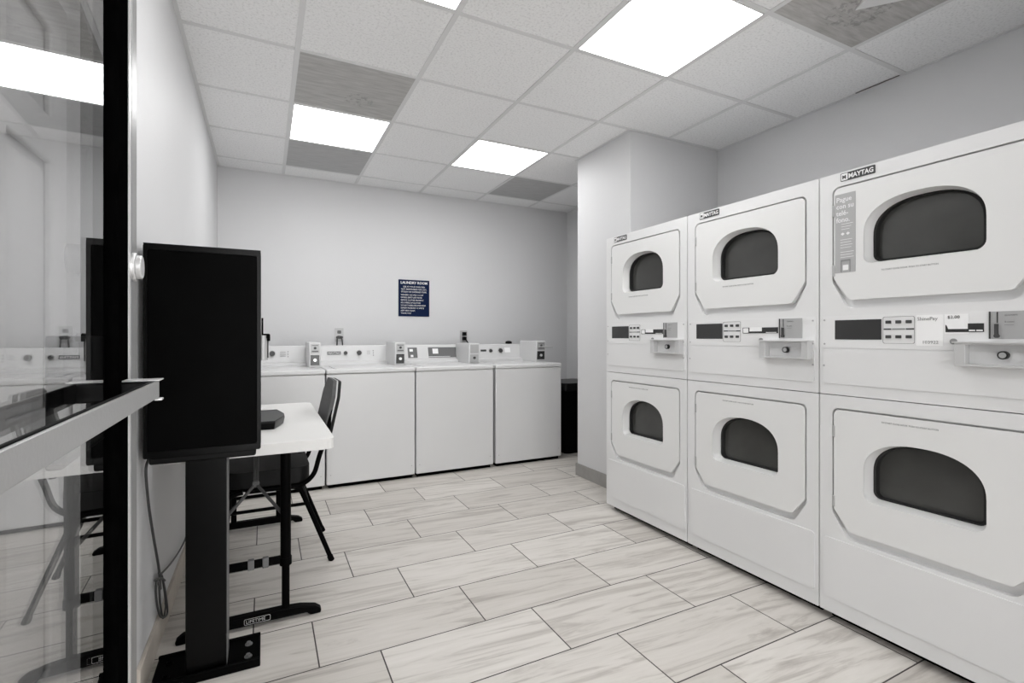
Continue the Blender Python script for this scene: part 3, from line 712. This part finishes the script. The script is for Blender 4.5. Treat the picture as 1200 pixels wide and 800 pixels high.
# cable hanging behind the kiosk
def onwall(u, v, x=-.336):
    a = math.atan((u - 600) / 576.5) + .466; y = x / math.tan(a)
    fw = y * math.cos(.466) + x * math.sin(.466); return (x, y, 1.1144 + (394 - v) / 576.5 * fw)
bm = BM()
tube(bm, [(-.335, 1.95, .72)] + [onwall(u, v) for u, v in ((171, 552), (174, 590), (180, 630), (186, 665), (188, 690))], .0042, 8)
tube(bm, [onwall(u, v) for u, v in ((188, 690), (184, 680), (183, 700), (188, 722), (196, 718), (193, 690), (188, 672), (187, 700), (191, 724), (194, 705), (190, 676), (186, 671))], .0036, 8)
tube(bm, [onwall(u, v) for u, v in ((187, 674), (200, 660), (212, 642), (219, 625), (222, 600))], .0035, 8)
tube(bm, [onwall(u, v) for u, v in ((181, 680), (188, 677), (193, 680))], .004, 8)
tag(obj('power_cable', bm, 'cable'), 'dark cable hanging down the left wall behind the kiosk, coiled near the floor', 'cable')

# ------------------------------------------------------------------ open glass door
TH = R(-2.1); GA = -.174
hin = Vector((GA + math.tan(TH) * .165, .165, 0))
t = thing('glass_door', 'open black framed glass door with a long silver push bar', 'door', hin, PI / 2 - TH)
ca, sa = math.cos(PI / 2 - TH), math.sin(PI / 2 - TH)
def loc(x, y, z): # world -> door frame
    dx, dy = x - hin.x, y - hin.y; return (dx * ca + dy * sa, -dx * sa + dy * ca, z)
obj('glass_pane', bx(.06, .765, -.003, .003, .25, 2.0), 'glass', t, 0, smooth=False)
obj('lock_stile', bx(.758, .832, -.012, .032, .012, 2.1), 'frameblack', t, .002)
obj('hinge_stile', bx(0, .08, -.012, .032, .012, 2.1), 'frameblack', t, .002)
obj('top_rail', bx(.08, .758, -.012, .032, 1.98, 2.1), 'frameblack', t, .002)
obj('bottom_rail', bx(.08, .758, -.012, .032, .012, .27), 'frameblack', t, .002)
obj('edge_bead', bx(.832, .846, -.0135, .032, .012, 2.1), 'alubright', t)
obj('edge_seal', bx(.846, .858, -.008, .032, .012, 2.1), 'rubber', t)
obj('edge_strip', bx(.858, .905, -.0125, .032, .012, 2.1), 'strip', t, .002)
obj('lock_plate', bx(.565, .80, .004, .020, .962, 1.115), 'blackmatt', t, .003)
bm = BM(); cyl(bm, (.868, -.012, 1.232), (.868, -.018, 1.232), .024, n=28); cyl(bm, (.868, -.018, 1.232), (.868, -.026, 1.232), .020, n=28)
obj('lock_cylinder', bm, 'alubright', t, .0015)
bm = BM(); cyl(bm, (.80, .032, 1.232), (.80, .055, 1.232), .022, n=28); obj('lock_cylinder', bm, 'alubright', t, .0015)
def barpt(Y, d=0): return (-.1424 - .0113 * Y + d, Y)
def quadbar(Y0, Y1, d0, d1, z0, z1, r=None):
    bm = BM(); a, b = barpt(Y0), barpt(Y1)
    c = [(a[0] + d0, a[1]), (a[0] + d1, a[1]), (b[0] + d1, b[1]), (b[0] + d0, b[1])]
    lo = [bm.verts.new(loc(x, y, z0)) for x, y in c]; hi = [bm.verts.new(loc(x, y, z1)) for x, y in c]
    bm.faces.new(lo[::-1]); bm.faces.new(hi); loft(bm, lo, hi); return bm
bar = obj('push_bar', quadbar(.26, .976, -.004, 0, 1.0155, 1.0425), 'baralu', t, .001)
obj('bar_channel', quadbar(.26, .974, -.0085, -.0042, 1.0145, 1.0435), 'black', bar, .001)
br = obj('bar_bracket', quadbar(.945, .985, -.050, -.004, 1.014, 1.0435), 'blackgloss', t, .003)
obj('bracket_cap', quadbar(.948, .987, -.050, .0045, 1.0435, 1.0457), 'alubright', br, .001)
obj('bracket_cap', quadbar(.968, .987, -.006, .0045, 1.0105, 1.0140), 'alubright', br, .001)
obj('bar_bracket', quadbar(.26, .30, -.043, -.004, 1.014, 1.0435), 'blackgloss', t, .003)

# ------------------------------------------------------------------ daylight fill added behind the doorway, camera, world
w = bpy.data.worlds.new('World'); bpy.context.scene.world = w; w.use_nodes = True
w.node_tree.nodes['Background'].inputs[0].default_value = (.8, .8, .8, 1); w.node_tree.nodes['Background'].inputs[1].default_value = 5.2
cam = bpy.data.cameras.new('camera'); co = bpy.data.objects.new('camera', cam); C.objects.link(co)
co.location = (0, 0, 1.1144); co.rotation_euler = (PI / 2, 0, -.466)
cam.sensor_width = 36; cam.lens = 576.5 / 1200 * 36; cam.shift_y = -6 / 1200; cam.clip_start = .01
bpy.context.scene.camera = co
vs = bpy.context.scene.view_settings
vs.view_transform = 'Standard'; vs.look = 'None'; vs.gamma = 1; vs.use_curve_mapping = False; vs.exposure = 0.38
